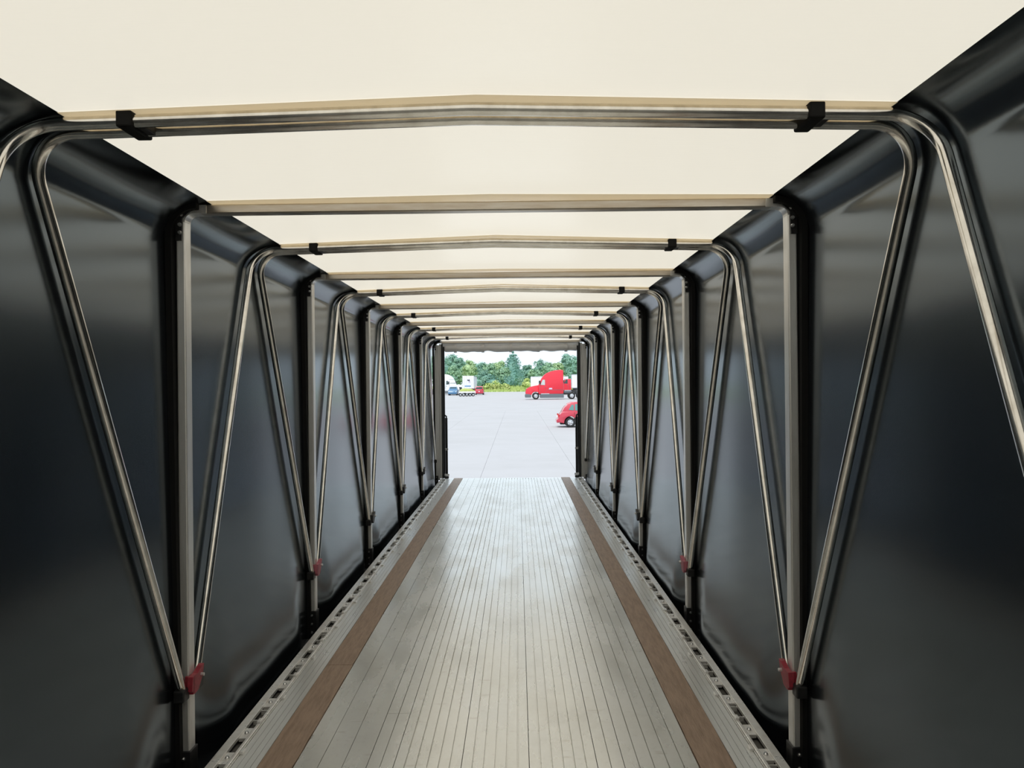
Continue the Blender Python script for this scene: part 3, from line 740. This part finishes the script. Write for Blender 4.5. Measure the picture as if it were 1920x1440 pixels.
tl = {'leaf_a': 'blue-green leafy tree', 'leaf_b': 'mid-green leafy tree', 'leaf_c': 'pale yellow-green leafy tree', 'leaf_d': 'tall dark pointed conifer'}
for i, (px, py, D, r, m, con) in enumerate(rows):
    if px < 835: where = 'behind the left wall edge'
    elif px < 861: where = 'above the white sleeper truck'
    elif px < 884: where = 'above the emblem trailer'
    elif px < 930: where = 'just right of the emblem trailer'
    elif px < 960: where = 'left of the pointed conifer'
    elif px < 1000: where = 'just left of the red sleeper truck'
    elif px < 1058: where = 'above the red sleeper truck'
    elif px < 1090: where = 'above the tall white trailer at the right'
    else: where = 'behind the right wall edge'
    size = 'low' if py > 686 else ('tall' if py < 668 else 'medium-height')
    lab = '%s %s' % (size, tl[m]) if not con else tl[m]
    lab += ' ' + (where if not con else 'rising above the middle of the tree line')
    if lab in used_labels: lab += ', the one farther right'
    used_labels.add(lab)
    tree(W(px, D), D, Z(py, D), r, m, lab, 100+i, bool(con), 'conifer' if con else 'broadleaf_tree')
# hedge-like bushes under the trees and lime shrubs on the verge
for i, (px, py, D, r, m, lab) in enumerate([
    (989, 708, 205, 1.5, 'weed', 'lime-green upright bush beside the red sleeper truck nose'),
    (930, 713, 206, 1.9, 'weed', 'lime-green bush on the verge right of the small red car'),
    (915, 717, 204, 1.5, 'weed', 'low lime-green bush nearest the small red car'),
    (948, 719, 203, 1.4, 'weed', 'low lime-green bush in the middle of the grass verge'),
    (845, 700, 228, 2.5, 'leaf_a', 'broad blue-green bush behind the white sleeper truck'),
    (895, 702, 228, 2.5, 'leaf_a', 'broad blue-green bush behind the small red car'),
    (925, 702, 228, 2.5, 'leaf_d', 'broad dark bush behind the lime-green bushes'),
    (955, 702, 228, 2.5, 'leaf_d', 'broad dark bush under the pointed conifer'),
    (980, 704, 228, 2.2, 'leaf_a', 'broad blue-green bush right of the conifer foot'),
    (1030, 700, 228, 2.5, 'leaf_a', 'broad blue-green bush behind the red sleeper truck'),
    (1065, 700, 228, 2.5, 'leaf_a', 'broad blue-green bush behind the tall white trailer')]):
    rnd = random.Random(900+i); b = gz(D)
    t = thing('bush', lab, 'bush', (W(px, D), D, b+.02), 0, 'bushes along the verge'); h = Z(py, D) - b
    mb = MB()
    for k in range(5): mb.tube([(0, 0, -.03), (rnd.uniform(-.5, .5)*r, rnd.uniform(-.3, .3)*r, h*.5)], [.06, .02], 5)
    link('stems', mb.mesh('stems', M['bark']), t)
    mb = MB(); core(mb, (0, 0, h*.45), r*.7, rnd, h*.42/r)
    for k in range(16):
        a = rnd.uniform(0, 6.28); u = rnd.uniform(-.8, 1); q = math.sqrt(max(0, 1-u*u))
        leaf_cloud(mb, rnd, (r*.65*q*math.cos(a), r*.65*q*math.sin(a), h*.46 + u*h*.38), r*.34, 46, .20, .9)
    link('foliage', mb.mesh('foliage', M[m], fix=False), t)
rnd = random.Random(5); mb = MB()
for _ in range(16000):                       # uncountable tall grass and weeds
    y = 194.3 + 34*rnd.random()**1.4; x = rnd.uniform(-34, 34); b = gz(y)
    patch = .5 + .5*math.sin(x*.55 + 1.3)*math.sin(y*.4 + x*.21)
    h = (.25 + .75*rnd.random()*patch + (y-194)*.028); w = .10 + .08*rnd.random(); a = rnd.uniform(0, 3.14); l = rnd.uniform(-.25, .25)
    c, s = math.cos(a)*w, math.sin(a)*w
    mb.add([(x-c, y-s, b), (x+c, y+s, b), (x+l, y+rnd.uniform(-.2, .2), b+h)], [(0, 1, 2)])
tag(link('tall_grass', mb.mesh('tall_grass', M['weed'], fix=False)), 'tall yellow-green grass and weeds on the verge before the trees', 'grass', kind='stuff')
